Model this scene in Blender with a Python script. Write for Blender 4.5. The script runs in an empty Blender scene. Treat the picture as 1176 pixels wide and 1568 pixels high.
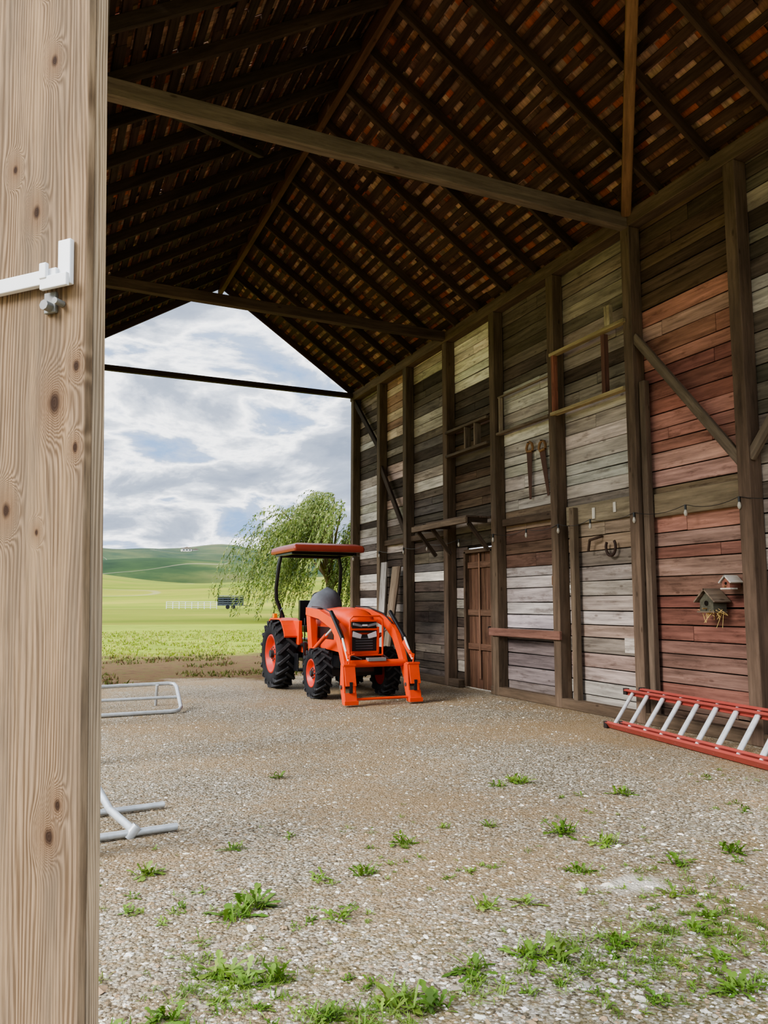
import bpy, math, random
from mathutils import Vector, Matrix, noise
random.seed(7)
R=random.random
U=random.uniform
SAT=1.02
def c(r,g,b,s=None):
    f=lambda v:(v/255/12.92 if v/255<=.04045 else ((v/255+.055)/1.055)**2.4)
    r,g,b=f(r),f(g),f(b); l=.25*r+.6*g+.15*b; k=SAT if s is None else s
    return tuple(max(.002,l+(x-l)*k) for x in (r,g,b))
def jit(col,a=.1,b=.03):
    k=1+U(-a,a); return tuple(max(0,min(1,x*k*(1+U(-b,b)))) for x in col)
scene=bpy.context.scene
scene.view_settings.view_transform='AgX'
try: scene.view_settings.look='AgX - Medium High Contrast'
except Exception: pass
scene.view_settings.exposure=0.36
COL=scene.collection

# ---------------------------------------------------------------- node helper
class NT:
    def __init__(s,tree):
        s.t=tree; s.n=tree.nodes; s.n.clear()
    def add(s,typ,**kw):
        nd=s.n.new(typ)
        for k,v in kw.items(): setattr(nd,k,v)
        return nd
    def set(s,inp,v):
        if isinstance(v,bpy.types.NodeSocket): s.t.links.new(v,inp)
        elif isinstance(v,bpy.types.Node): s.t.links.new(v.outputs[0],inp)
        else:
            if isinstance(v,tuple) and inp.type=='RGBA' and len(v)==3: v=v+(1,)
            inp.default_value=v
    def math(s,op,a,b=0.0,clamp=False):
        nd=s.add('ShaderNodeMath',operation=op,use_clamp=clamp); s.set(nd.inputs[0],a); s.set(nd.inputs[1],b); return nd.outputs[0]
    def vm(s,op,a,b=None):
        nd=s.add('ShaderNodeVectorMath',operation=op); s.set(nd.inputs[0],a)
        if b is not None:
            if op=='SCALE': s.set(nd.inputs['Scale'],b)
            else: s.set(nd.inputs[1],b)
        return nd.outputs['Value'] if op in('LENGTH','DOT_PRODUCT') else nd.outputs[0]
    def mr(s,v,a,b,x,y):
        nd=s.add('ShaderNodeMapRange'); 
        for i,q in enumerate((v,a,b,x,y)): s.set(nd.inputs[i],q)
        return nd.outputs[0]
    def noise(s,vec,scale=1.0,detail=4.0,rough=.55,dist=0.0,out=0):
        nd=s.add('ShaderNodeTexNoise'); s.set(nd.inputs['Vector'],vec); nd.inputs['Scale'].default_value=scale
        nd.inputs['Detail'].default_value=detail; nd.inputs['Roughness'].default_value=rough; nd.inputs['Distortion'].default_value=dist
        return nd.outputs[out]
    def mix(s,f,a,b,bt='MIX'):
        nd=s.add('ShaderNodeMixRGB',blend_type=bt); s.set(nd.inputs[0],f); s.set(nd.inputs[1],a); s.set(nd.inputs[2],b); return nd.outputs[0]
    def attr(s,name):
        nd=s.add('ShaderNodeAttribute'); nd.attribute_name=name; return nd
    def out(s,sh): 
        o=s.add('ShaderNodeOutputMaterial'); s.set(o.inputs['Surface'],sh)
    def bsdf(s,col,rough=.8,metal=0.0,normal=None,spec=.3):
        b=s.add('ShaderNodeBsdfPrincipled'); s.set(b.inputs['Base Color'],col); s.set(b.inputs['Roughness'],rough); b.inputs['Metallic'].default_value=metal
        b.inputs['Specular IOR Level'].default_value=spec
        if normal is not None: s.set(b.inputs['Normal'],normal)
        return b
    def bump(s,h,st=.4,d=.01):
        nd=s.add('ShaderNodeBump'); nd.inputs['Strength'].default_value=st; nd.inputs['Distance'].default_value=d; s.set(nd.inputs['Height'],h); return nd.outputs[0]
def newmat(name):
    m=bpy.data.materials.new(name); m.use_nodes=True; return m,NT(m.node_tree)

def wood_mat(name,fine=24.0,lo=.55,hi=1.3,bump=.5,chip=.5):
    m,n=newmat(name)
    col=n.attr('col').outputs['Color']; gv=n.attr('gv').outputs['Vector']
    v1=n.vm('MULTIPLY',gv,(1.3,fine,fine)); n1=n.noise(v1,1.0,7,.65)
    v2=n.vm('MULTIPLY',gv,(.9,5.0,5.0)); n2=n.noise(v2,1.0,5,.6)
    v3=n.vm('MULTIPLY',gv,(2.2,9.0,9.0)); n3=n.noise(v3,1.0,6,.7)
    f=n.math('MULTIPLY',n.mr(n1,.3,.7,lo,hi),n.mr(n2,.3,.7,.72,1.24))
    cc=n.vm('SCALE',col,f)
    dark=n.vm('MULTIPLY',cc,(.40,.36,.34))
    msk=n.mr(n3,.54,.66,0.0,chip)
    cc=n.mix(msk,cc,dark)
    kv=n.add('ShaderNodeTexVoronoi'); n.set(kv.inputs['Vector'],n.vm('MULTIPLY',gv,(2.0,5.0,5.0))); kv.inputs['Scale'].default_value=1.0
    cc=n.mix(n.mr(kv.outputs[0],.05,.10,.7,0.0),cc,dark)
    n.out(n.bsdf(cc,.85,normal=n.bump(n1,bump,.01),spec=.15)); return m
def attr_mat(name,rough=.7,metal=0.0,ns=6.0,amt=.2,trans=0.0,spec=.3):
    m,n=newmat(name)
    col=n.attr('col').outputs['Color']; tc=n.add('ShaderNodeTexCoord')
    nz=n.noise(tc.outputs['Object'],ns,5,.6)
    cc=n.vm('SCALE',col,n.mr(nz,.3,.7,1-amt,1+amt))
    b=n.bsdf(cc,rough,metal,spec=spec)
    if trans>0:
        t=n.add('ShaderNodeBsdfTranslucent'); n.set(t.inputs[0],cc)
        ms=n.add('ShaderNodeMixShader'); ms.inputs[0].default_value=trans; n.set(ms.inputs[1],b.outputs[0]); n.set(ms.inputs[2],t.outputs[0]); n.out(ms.outputs[0])
    else: n.out(b)
    return m
WOOD=wood_mat('weathered_wood',chip=.6); 
TIMBER=wood_mat('rough_timber',18,.6,1.25,.5,.3)
ATTR=attr_mat('matte_colour'); LEAF=attr_mat('leaf_green',.6,trans=.3,amt=.25)
PAINT=attr_mat('machine_paint',.38,amt=.06,spec=.4); RUBBER=attr_mat('rubber',.85,amt=.25,ns=20)
METAL=attr_mat('galvanised_metal',.45,.35,ns=15,amt=.15); STONE=attr_mat('stone',.9,ns=60,amt=.25)
GLOSS=attr_mat('gloss_plastic',.3,amt=.03,spec=.5)

# ---------------------------------------------------------------- mesh builder
class MB:
    def __init__(s): s.v=[];s.f=[];s.c=[];s.g=[];s.m=[];s.sm=[]
    def add(s,vs,fs,col,gs=None,mat=0,smooth=False):
        o=len(s.v); s.v+= [tuple(x) for x in vs]; s.f+=[tuple(i+o for i in f) for f in fs]
        if isinstance(col,list): s.c+=col
        else: s.c+=[col]*len(vs)
        s.g+= gs if gs else [tuple(x) for x in vs]
        s.m+=[mat]*len(fs); s.sm+=[smooth]*len(fs)
    def beam(s,p0,p1,w,h,col,up=(0,0,1),mat=0,taper=1.0):
        p0=Vector(p0);p1=Vector(p1);d=p1-p0;L=d.length;d.normalize();up=Vector(up)
        if abs(d.dot(up))>.98: up=Vector((0,1,0)) if abs(d.y)<.9 else Vector((1,0,0))
        sd=d.cross(up).normalized();u=sd.cross(d)
        vs=[];gs=[];o=Vector((U(0,50),U(0,50),U(0,50)))
        for k,(p,q) in enumerate(((p0,1.0),(p1,taper))):
            for a,b in((-1,-1),(1,-1),(1,1),(-1,1)):
                vs.append(p+sd*a*w/2*q+u*b*h/2*q); gs.append(tuple(o+Vector((k*L,a*w/2,b*h/2))))
        fs=[(3,2,1,0),(4,5,6,7),(0,1,5,4),(1,2,6,5),(2,3,7,6),(3,0,4,7)]
        s.add(vs,fs,col,gs,mat)
    def box(s,ctr,size,col,mat=0,rz=0):
        M=Matrix.Rotation(rz,3,'Z')
        ax=max(range(3),key=lambda i:size[i])
        dv=[Vector((1,0,0)),Vector((0,1,0)),Vector((0,0,1))]
        e=M@(dv[ax]*size[ax]/2); oth=[i for i in range(3) if i!=ax]
        up=M@dv[oth[1]]
        s.beam(Vector(ctr)-e,Vector(ctr)+e,size[oth[0]],size[oth[1]],col,up=up,mat=mat)
    def cyl(s,p0,p1,r,col,seg=12,mat=0,r2=None,cap=True):
        s.tube([p0,p1],[r,r if r2 is None else r2],col,seg,mat,cap)
    def tube(s,pts,r,col,seg=10,mat=0,cap=True):
        pts=[Vector(p) for p in pts]; n=len(pts)
        if not isinstance(r,(list,tuple)): r=[r]*n
        vs=[];fs=[];prev=None;L=0;gs=[];o=Vector((U(0,50),U(0,50),0))
        for i,p in enumerate(pts):
            d=(pts[min(i+1,n-1)]-pts[max(i-1,0)]).normalized()
            if prev is None:
                a=Vector((0,0,1)) if abs(d.z)<.9 else Vector((1,0,0)); sd=d.cross(a).normalized()
            else:
                sd=(prev-d*prev.dot(d)).normalized()
            prev=sd;u=d.cross(sd)
            if i: L+=(p-pts[i-1]).length
            for k in range(seg):
                t=2*math.pi*k/seg; vs.append(p+(sd*math.cos(t)+u*math.sin(t))*r[i]); gs.append((o.x+L,o.y+math.cos(t)*r[i],math.sin(t)*r[i]))
        for i in range(n-1):
            for k in range(seg):
                a=i*seg+k;b=i*seg+(k+1)%seg; fs.append((a,b,b+seg,a+seg))
        s.add(vs,fs,col,gs,mat,True)
        if cap:
            s.add(vs[:seg],[tuple(range(seg))[::-1]],col,gs[:seg],mat); s.add(vs[-seg:],[tuple(range(seg))],col,gs[-seg:],mat)
    def lathe(s,ctr,prof,col,seg=40,mat=0,smooth=True):
        ctr=Vector(ctr);vs=[];fs=[];m=len(prof)
        for k in range(seg):
            t=2*math.pi*k/seg
            for x,r in prof: vs.append(ctr+Vector((x,r*math.cos(t),r*math.sin(t))))
        for k in range(seg):
            for j in range(m-1):
                a=k*m+j;b=((k+1)%seg)*m+j; fs.append((a,b,b+1,a+1))
        s.add(vs,fs,col,None,mat,smooth)
    def prism(s,poly,x0,x1,col,mat=0,axis=0):
        P=(lambda x,a,b:(x,a,b)) if axis==0 else (lambda x,a,b:(a,x,b))
        n=len(poly); vs=[P(x0,a,b) for a,b in poly]+[P(x1,a,b) for a,b in poly]
        fs=[tuple(range(n)),tuple(range(n,2*n))[::-1]]+[(i,i+n,(i+1)%n+n,(i+1)%n) for i in range(n)]
        s.add(vs,fs,col,None,mat)
    def build(s,name,mats,parent=None,bevel=0,seg=2,recalc=True):
        me=bpy.data.meshes.new(name); me.from_pydata(s.v,[],s.f)
        ca=me.color_attributes.new('col','FLOAT_COLOR','POINT'); ga=me.attributes.new('gv','FLOAT_VECTOR','POINT')
        fl=[];
        for q in s.c: fl+=[q[0],q[1],q[2],1.0]
        ca.data.foreach_set('color',fl)
        fl=[]
        for q in s.g: fl+=[q[0],q[1],q[2]]
        ga.data.foreach_set('vector',fl)
        for m in mats: me.materials.append(m)
        me.polygons.foreach_set('material_index',s.m); me.polygons.foreach_set('use_smooth',s.sm)
        if recalc:
            import bmesh
            bm=bmesh.new();bm.from_mesh(me);bmesh.ops.recalc_face_normals(bm,faces=bm.faces);bm.to_mesh(me);bm.free()
        me.update()
        ob=bpy.data.objects.new(name,me); COL.objects.link(ob)
        if parent: ob.parent=parent
        if bevel:
            b=ob.modifiers.new('bevel','BEVEL'); b.width=bevel; b.segments=seg; b.limit_method='ANGLE'; b.angle_limit=.7
        return ob
def empty(name,loc=(0,0,0),rz=0):
    e=bpy.data.objects.new(name,None); e.empty_display_size=.3; COL.objects.link(e); e.location=loc; e.rotation_euler=(0,0,rz); return e

# ---------------------------------------------------------------- camera
cam=bpy.data.cameras.new('camera'); co=bpy.data.objects.new('camera',cam); COL.objects.link(co)
cam.sensor_fit='VERTICAL'; cam.sensor_height=36; cam.sensor_width=27; cam.lens=1230/1568*36
co.location=(0,0,1.5); co.rotation_euler=(math.radians(90+6.54),0,math.radians(-23.5)); cam.clip_end=6000; cam.clip_start=.05
scene.camera=co

# ---------------------------------------------------------------- world & sun
w=bpy.data.worlds.new('sky'); scene.world=w; w.use_nodes=True; n=NT(w.node_tree)
tc=n.add('ShaderNodeTexCoord'); g=tc.outputs['Generated']
sp=n.add('ShaderNodeSeparateXYZ'); n.set(sp.inputs[0],g)
z=n.math('MAXIMUM',sp.outputs[2],0.0); zd=n.math('ADD',z,.30)
cb=n.add('ShaderNodeCombineXYZ'); n.set(cb.inputs[0],n.math('DIVIDE',sp.outputs[0],zd)); n.set(cb.inputs[1],n.math('DIVIDE',sp.outputs[1],zd)); n.set(cb.inputs[2],n.math('MULTIPLY',z,1.5))
n1=n.noise(cb.outputs[0],3.3,10,.56,.25); n2=n.noise(cb.outputs[0],1.1,3,.5)
v=n.math('ADD',n.math('MULTIPLY',n1,.75),n.math('MULTIPLY',n2,.25))
rp=n.add('ShaderNodeValToRGB'); n.set(rp.inputs[0],v); e=rp.color_ramp
pts=[(.36,(.17,.27,.45)),(.42,(.30,.37,.50)),(.462,(.96,.97,.99)),(.492,(.52,.56,.63)),(.535,(.27,.31,.385)),(.62,(.18,.215,.285))]
e.elements[0].position=pts[0][0]; e.elements[0].color=pts[0][1]+(1,); e.elements[1].position=pts[-1][0]; e.elements[1].color=pts[-1][1]+(1,)
for p,q in pts[1:-1]:
    x=e.elements.new(p); x.color=q+(1,)
sky=n.mix(n.mr(z,0.0,.08,.45,0.0),rp.outputs[0],(.40,.46,.56))
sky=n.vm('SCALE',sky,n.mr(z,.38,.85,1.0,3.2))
sky=n.mix(n.mr(sp.outputs[2],-.02,0.0,1.0,0.0),sky,(.16,.15,.12))
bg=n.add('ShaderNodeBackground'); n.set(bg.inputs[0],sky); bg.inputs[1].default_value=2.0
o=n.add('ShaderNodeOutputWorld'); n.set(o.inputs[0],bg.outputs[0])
sl=bpy.data.lights.new('sun','SUN'); sl.energy=4.0; sl.angle=math.radians(26); sl.color=(1,.96,.91)
so=bpy.data.objects.new('sun',sl); COL.objects.link(so); so.location=(-10,-2,20)
d=Vector((.98*math.cos(math.radians(34)),.16*math.cos(math.radians(34)),-math.sin(math.radians(34))))
so.rotation_euler=d.to_track_quat('-Z','Y').to_euler()

# ---------------------------------------------------------------- terrain
def S(a,b,x):
    t=max(0,min(1,(x-a)/(b-a))); return t*t*(3-2*t)
def H(x,y):
    r=math.hypot(x,y); az=math.atan2(x,y)
    n1=noise.noise(Vector((az*5,r/300,2.1))); n2=noise.noise(Vector((x/170,y/170,5.3))); n3=noise.noise(Vector((x/60,y/60,9.3)))
    h=.6*S(60,150,r)+15*S(165,430,r)*(1+.5*n1)
    h+=-6*S(430,540,r)+28*S(520,760,r)*(1+.35*n2)-8*S(760,850,r)+(54+3*math.sin(az*31+1.2)+2*math.sin(az*67))*S(830,1150,r) +5*n2*S(200,500,r)*(1-S(800,1100,r))+1.0*n3*S(180,400,r)
    h-=60*S(1200,1800,r)
    return h
m,n=newmat('ground_gravel_grass')
tc=n.add('ShaderNodeTexCoord'); P=tc.outputs['Object']; sp=n.add('ShaderNodeSeparateXYZ'); n.set(sp.inputs[0],P)
def vor(sc,feat='F1',out=0,vec=P,rnd=1.0):
    q=n.add('ShaderNodeTexVoronoi',feature=feat); n.set(q.inputs['Vector'],vec); q.inputs['Scale'].default_value=sc; q.inputs['Randomness'].default_value=rnd; return q.outputs[out]
wp=n.vm('ADD',P,n.vm('SCALE',n.noise(P,60,3,out=1),.02))
def ramp(v,pts,const=False):
    r=n.add('ShaderNodeValToRGB'); n.set(r.inputs[0],v); e=r.color_ramp
    e.elements[0].position=pts[0][0]; e.elements[0].color=pts[0][1]+(1,); e.elements[1].position=pts[-1][0]; e.elements[1].color=pts[-1][1]+(1,)
    for p,q in pts[1:-1]:
        x=e.elements.new(p); x.color=q+(1,)
    return r.outputs[0]
vc=vor(62,out=1,vec=wp); vd=vor(62,out=0,vec=wp); 
sc=n.add('ShaderNodeSeparateXYZ'); n.set(sc.inputs[0],vc)
stone=ramp(sc.outputs[0],[(0,c(112,100,82)),(.25,c(148,136,114)),(.5,c(180,168,145)),(.72,c(200,190,166)),(.9,c(238,232,218)),(1,c(168,138,104))])
stone=n.vm('SCALE',stone,n.mr(vd,0.0,.75,1.15,.46))
vc2=vor(24,out=1,vec=wp); vd2=vor(24,out=0,vec=wp); s2=n.add('ShaderNodeSeparateXYZ'); n.set(s2.inputs[0],vc2)
stone=n.mix(n.math('MULTIPLY',n.mr(s2.outputs[1],.86,.88,0.0,.9),n.mr(vd2,.3,.42,1.0,0.0)),stone,ramp(s2.outputs[0],[(0,c(140,130,114)),(1,c(226,220,206))]))
dirt=ramp(n.noise(P,22,9,.75),[(.3,c(114,92,64)),(.5,c(156,133,101)),(.7,c(190,167,133))])
big=n.noise(P,.55,5,.6)
dm=n.mr(n.math('ADD',n.math('MULTIPLY',big,.7),n.math('MULTIPLY',n.noise(P,14,4,.7),.45)),.5,.66,0.0,.85)
grav=n.mix(dm,stone,dirt)
grav=n.vm('SCALE',grav,n.mr(n.noise(P,.35,3),.35,.65,.86,1.08))
gm=n.math('MULTIPLY',n.mr(sp.outputs[1],2.2,4.6,.7,0.0),n.mr(n.noise(P,2.2,6,.75),.47,.6,0.0,1.0))
grav=n.mix(gm,grav,c(112,102,62))
dp_=n.vm('LENGTH',n.vm('MULTIPLY',n.vm('SUBTRACT',P,(3.05,3.62,0.0)),(1.0,1.5,1.0)))
grav=n.mix(n.mr(n.math('ADD',dp_,n.math('MULTIPLY',n.noise(P,9,4),.3)),.25,.38,.8,0.0),grav,c(206,198,182))
mud=ramp(n.noise(P,3.5,8,.75),[(.3,c(72,56,38)),(.5,c(108,85,60)),(.62,c(92,92,50)),(.75,c(128,107,78))])
gp=n.vm('MULTIPLY',P,(.5,1.8,1.0))
grass=ramp(n.noise(gp,1.2,10,.75),[(.3,c(84,98,36)),(.45,c(120,134,46)),(.58,c(154,162,62)),(.72,c(176,170,90))])
field=ramp(n.noise(n.vm('MULTIPLY',P,(.03,.1,1)),1.0,7,.65),[(.3,c(94,112,40)),(.5,c(128,138,48)),(.7,c(154,152,66))])
grass=n.mix(n.mr(sp.outputs[1],35.0,70.0,0.0,.8),grass,field)
wob=n.math('ADD',sp.outputs[1],n.mr(n.noise(P,.5,6,.7),.3,.7,-2.4,2.4))
c1=n.mix(n.mr(wob,15.6,17.0,0.0,1.0),grav,mud); c1=n.mix(n.mr(wob,23.0,26.5,0.0,1.0),c1,grass)
bounce_dirt=n.vm('SCALE',dirt,.95)  # dirt ground added out of view to keep green bounce off the wall
xm=n.mr(sp.outputs[0],-1.5,-3.0,0.0,1.0); xm=n.math('MULTIPLY',xm,n.mr(sp.outputs[1],20.0,24.0,1.0,0.0)); c1=n.mix(xm,c1,bounce_dirt)
xm=n.math('MAXIMUM',n.mr(sp.outputs[0],-14.0,-18.0,0.0,1.0),n.mr(sp.outputs[0],7.6,9.0,0.0,1.0)); c1=n.mix(xm,c1,grass)
hb=n.math('SUBTRACT',n.math('MULTIPLY',n.noise(P,40,4),.8),n.math('MULTIPLY',vd,.8))
n.out(n.bsdf(c1,.95,normal=n.bump(hb,1.0,.018),spec=.1)); GROUND=m

mb=MB(); N=96; rs=[0,2,5,9,14,20,30,45,62]
vs=[(0,0,0)];fs=[]
for r in rs[1:]:
    for k in range(N): t=2*math.pi*k/N; vs.append((r*math.sin(t),r*math.cos(t),H(r*math.sin(t),r*math.cos(t))))
for k in range(N): fs.append((0,1+(k+1)%N,1+k))
for j in range(len(rs)-2):
    for k in range(N):
        a=1+j*N+k;b=1+j*N+(k+1)%N; fs.append((a,b,b+N,a+N))
mb.add(vs,fs,(1,1,1),smooth=True); gnd=mb.build('ground',[GROUND])

m,n=newmat('hill_grass')
tc=n.add('ShaderNodeTexCoord'); P=tc.outputs['Object']; rad=n.vm('LENGTH',P)
f1=n.noise(n.vm('MULTIPLY',P,(.012,.03,.05)),1.0,8,.62)
near=ramp(f1,[(.3,c(88,106,38)),(.48,c(120,130,46)),(.6,c(144,142,60)),(.72,c(150,136,70))])
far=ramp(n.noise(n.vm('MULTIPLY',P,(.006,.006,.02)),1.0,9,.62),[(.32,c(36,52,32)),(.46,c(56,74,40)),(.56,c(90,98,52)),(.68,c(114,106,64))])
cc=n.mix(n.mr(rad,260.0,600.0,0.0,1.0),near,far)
road=n.math('ABSOLUTE',n.math('SUBTRACT',n.noise(n.vm('MULTIPLY',P,(.004,.004,0)),1.0,2),.5))
cc=n.mix(n.mr(road,.0012,.003,.4,0.0),cc,c(160,150,122))
cloud_shadow=n.noise(n.vm('MULTIPLY',P,(.0022,.004,0)),1.0,3)
cc=n.vm('SCALE',cc,n.mr(cloud_shadow,.4,.6,.58,1.0))  # drifting cloud shadows painted into the hill colour
cc=n.mix(n.mr(rad,500.0,1400.0,0.0,.35),cc,c(74,90,98))  # aerial haze painted in as a blue-grey tint with distance
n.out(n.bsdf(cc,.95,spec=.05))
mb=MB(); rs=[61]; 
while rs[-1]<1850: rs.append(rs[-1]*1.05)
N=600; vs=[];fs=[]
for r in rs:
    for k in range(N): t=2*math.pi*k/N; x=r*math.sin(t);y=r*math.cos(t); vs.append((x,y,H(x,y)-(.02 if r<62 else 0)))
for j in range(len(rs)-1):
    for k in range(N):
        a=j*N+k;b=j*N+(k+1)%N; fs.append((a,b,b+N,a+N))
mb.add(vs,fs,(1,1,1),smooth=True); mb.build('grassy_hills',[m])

# ---------------------------------------------------------------- barn frame
WX=7.31; RX,RZ=3.79,9.15
zr=lambda x:6.76+.683*(WX-x); zl=lambda x:RZ-.615*(RX-x)
PY=[18.36,16.7,15.28,13.45,11.70,9.97,8.22,6.44,4.7,3.0,1.3]
tb=c(108,94,82); tdk=c(68,58,52)
DY0,DY1,DZ=11.93,12.95,2.5
mb=MB()
for y in PY:
    mb.beam((WX-.1,y,0),(WX-.1,y,6.56),.19,.17,jit(c(106,91,77),.12),up=(0,1,0))
mb.beam((WX-.1,9.62,.1),(WX-.1,9.62,2.9),.1,.1,jit(c(110,95,81)),up=(0,1,0))
mb.beam((WX-.1,8.05,.1),(WX-.1,8.05,4.4),.09,.1,jit(c(110,95,81)),up=(0,1,0))
mb.beam((WX-.1,1.1,6.66),(WX-.1,18.5,6.66),.2,.2,c(104,88,74))
mb.beam((.2,1.1,6.78),(.2,18.5,6.78),.2,.2,tdk)
mb.beam((WX-.12,1.1,.07),(WX-.12,DY0-.05,.07),.14,.14,c(96,82,68)); mb.beam((WX-.12,DY1+.05,.07),(WX-.12,18.5,.07),.14,.14,c(96,82,68))
for y in (18.36,16.0,13.45,10.8,8.22,5.3): mb.beam((.2,y,0),(.2,y,6.7),.18,.18,tb,up=(0,1,0))
mb.beam((.2,8.22,6.78),(7.2,8.22,6.64),.14,.2,c(120,107,96)); mb.beam((.2,13.45,6.78),(7.2,13.45,6.68),.13,.18,c(86,72,63))
mb.beam((.2,18.36,6.72),(7.2,18.36,6.68),.12,.12,tdk); mb.beam((.2,2.6,6.78),(7.2,2.6,6.68),.15,.2,tb)
mb.beam((RX,1.1,RZ-.16),(RX,18.6,RZ-.16),.1,.24,c(94,68,54))
mb.beam((7.1,8.15,6.72),(4.6,4.95,8.42),.13,.11,c(132,102,78))
mb.beam((7.1,8.3,6.72),(4.5,11.3,8.5),.1,.1,c(80,63,52))
mb.beam((.5,8.3,6.9),(2.9,11.4,8.35),.1,.1,tdk); 
X1=(1,0,0)
mb.beam((WX-.14,8.15,5.02),(WX-.14,6.5,3.08),.12,.06,c(116,103,90),up=X1)
mb.beam((WX-.14,4.8,5.0),(WX-.14,6.38,3.1),.12,.06,c(116,103,90),up=X1)
mb.beam((WX-.14,16.65,4.6),(WX-.14,15.35,3.0),.13,.06,c(76,64,56),up=X1)
mb.beam((WX-.14,18.3,6.5),(WX-.14,16.8,5.1),.13,.06,c(64,54,48),up=X1)
y=1.25
while y<18.6:
    jr=U(-.05,.05); cr=jit(c(76,61,51),.2)
    mb.beam((WX+.45,y+jr,zr(WX+.45)-.08),(RX,y,RZ-.08),.055,.15,cr)
    mb.beam((-.25,y+jr,zl(-.25)-.08),(RX,y,RZ-.08),.055,.15,jit(c(72,60,52),.2)); y+=.905
mb.beam((WX-.03,6.55,2.75),(WX-.03,8.0,2.75),.05,.3,c(132,118,98))
mb.beam((WX-.03,8.32,2.8),(WX-.03,9.86,2.8),.05,.28,c(146,134,114))
mb.beam((WX-.06,10.07,2.86),(WX-.06,11.6,2.86),.06,.12,c(92,78,66)); mb.beam((WX-.06,13.55,2.86),(WX-.06,16.6,2.86),.06,.12,c(92,78,66))
mb.beam((WX-.21,9.85,1.04),(WX-.21,11.85,1.04),.05,.13,c(126,94,82))
mb.build('timber_frame',[TIMBER],bevel=.008,seg=1)

# ---------------------------------------------------------------- right wall boards
palD=[c(104,94,86),c(90,80,72),c(116,106,96),c(82,72,64)]
palM=[c(154,143,134),c(136,125,116),c(166,156,147)]
palL=[c(210,202,195),c(196,188,181),c(220,213,206),c(182,173,165)]
palR=[c(176,126,116),c(186,136,124),c(162,112,102),c(190,152,142)]
palB=[c(96,77,66),c(86,70,60),c(108,88,74)]
palRB=[c(148,102,90),c(132,92,81),c(158,114,102),c(130,102,91)]
def bayA(z):
    if z>5.35: return random.choice(palB)
    if z>2.95: return random.choice(palR)
    if z>2.55: return random.choice([c(138,122,100),c(128,112,92)])
    if z>.3: return random.choice(palRB+[c(152,124,113)])
    return c(120,100,88)
def bayB(z):
    if z>6.0: return random.choice(palM)
    if z>4.4: return random.choice(palM+palD)
    if z>2.95: return random.choice(palL+palM)
    if z>2.3: return random.choice([c(154,140,120),c(142,124,106)])
    return random.choice(palM+[c(164,144,132),c(184,175,167)])
def bayC(z):
    if z>5.1: return random.choice(palD+[c(166,157,149)])
    if z>4.25: return random.choice(palL)
    if z>3.0: return random.choice(palL+palL+palM)
    if z>2.62: return c(140,122,102)
    if z>2.2: return c(106,84,72)
    if z>1.15: return random.choice([c(198,187,185),c(187,175,173),c(205,195,193)])
    return random.choice([c(128,117,116),c(116,106,106)])
def bayD(z):
    if z>5.45: return random.choice([c(240,233,222),c(230,223,212)])
    if z>4.8: return random.choice([c(78,69,63),c(98,87,79)])
    if z>3: return random.choice(palB+palD)
    return random.choice(palM+palD)
def bayE(z):
    if 5.0<z<5.35 or 3.85<z<4.2: return random.choice(palL)
    if z>6.2: return c(182,170,155)
    if 2.0<z<2.2: return c(220,211,204)
    return random.choice(palD+[c(118,111,107)])
def bayF(z):
    if 5.3<z<6.5: return random.choice([c(186,154,138),c(168,138,122),c(202,183,168)])
    return random.choice(palD+palM+[c(194,173,164)])
def bayG(z): return random.choice(palL+palD+palM)
def bayH(z):
    if 4.8<z<5.2: return c(206,202,194)
    return random.choice(palM+palD)
bays=[bayG,bayF,bayE,bayD,bayC,bayB,bayA,bayH,bayH,bayH]
mb=MB()
for i,fn in enumerate(bays):
    y1,y0=PY[i]+(.12 if i==0 else 0),PY[i+1]; zz=.04
    while zz<6.74:
        h=U(.15,.24); h=min(h,6.76-zz)
        if h<.03: break
        col=jit(fn(zz+h/2),.18,.035); xo=U(-.008,.008); tl=U(-.005,.005)
        segs=[(y0,y1)]
        if i==3 and zz<DZ: segs=[(y0,DY0),(DY1,y1)]
        elif R()<.3: q=U(y0+.4,y1-.4); segs=[(y0,q-.003),(q+.003,y1)]
        for a,b in segs:
            if b-a<.02: continue
            mb.beam((WX+.013+xo,a,zz+h/2+tl),(WX+.013+xo,b,zz+h/2-tl),.024,h-U(.006,.018),col if R()<.8 else jit(col,.25))
        zz+=h
y=1.25
while y<18.5:
    wd=min(U(.2,.3),18.52-y); z0=.02
    if y+wd>DY0 and y<DY1: z0=DZ+.02
    mb.beam((WX+.05,y+wd/2,z0),(WX+.05,y+wd/2,6.78),wd-.002,.012,c(62,54,48),up=X1); y+=wd  # hidden dark backing boards, added to block daylight through the board gaps
for (y,z,w_,h_,q) in ((9.2,2.78,.06,.16,c(214,208,196)),(8.75,2.82,.05,.14,c(206,200,190)),(10.2,1.86,.25,.14,c(128,96,72)),(8.6,.95,.2,.2,c(190,180,170))):
    mb.box((WX-.006-.06*(z>2.6),y,z),(.014,w_,h_),q)
mb.build('wall_right',[WOOD],bevel=.003,seg=1)

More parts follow.
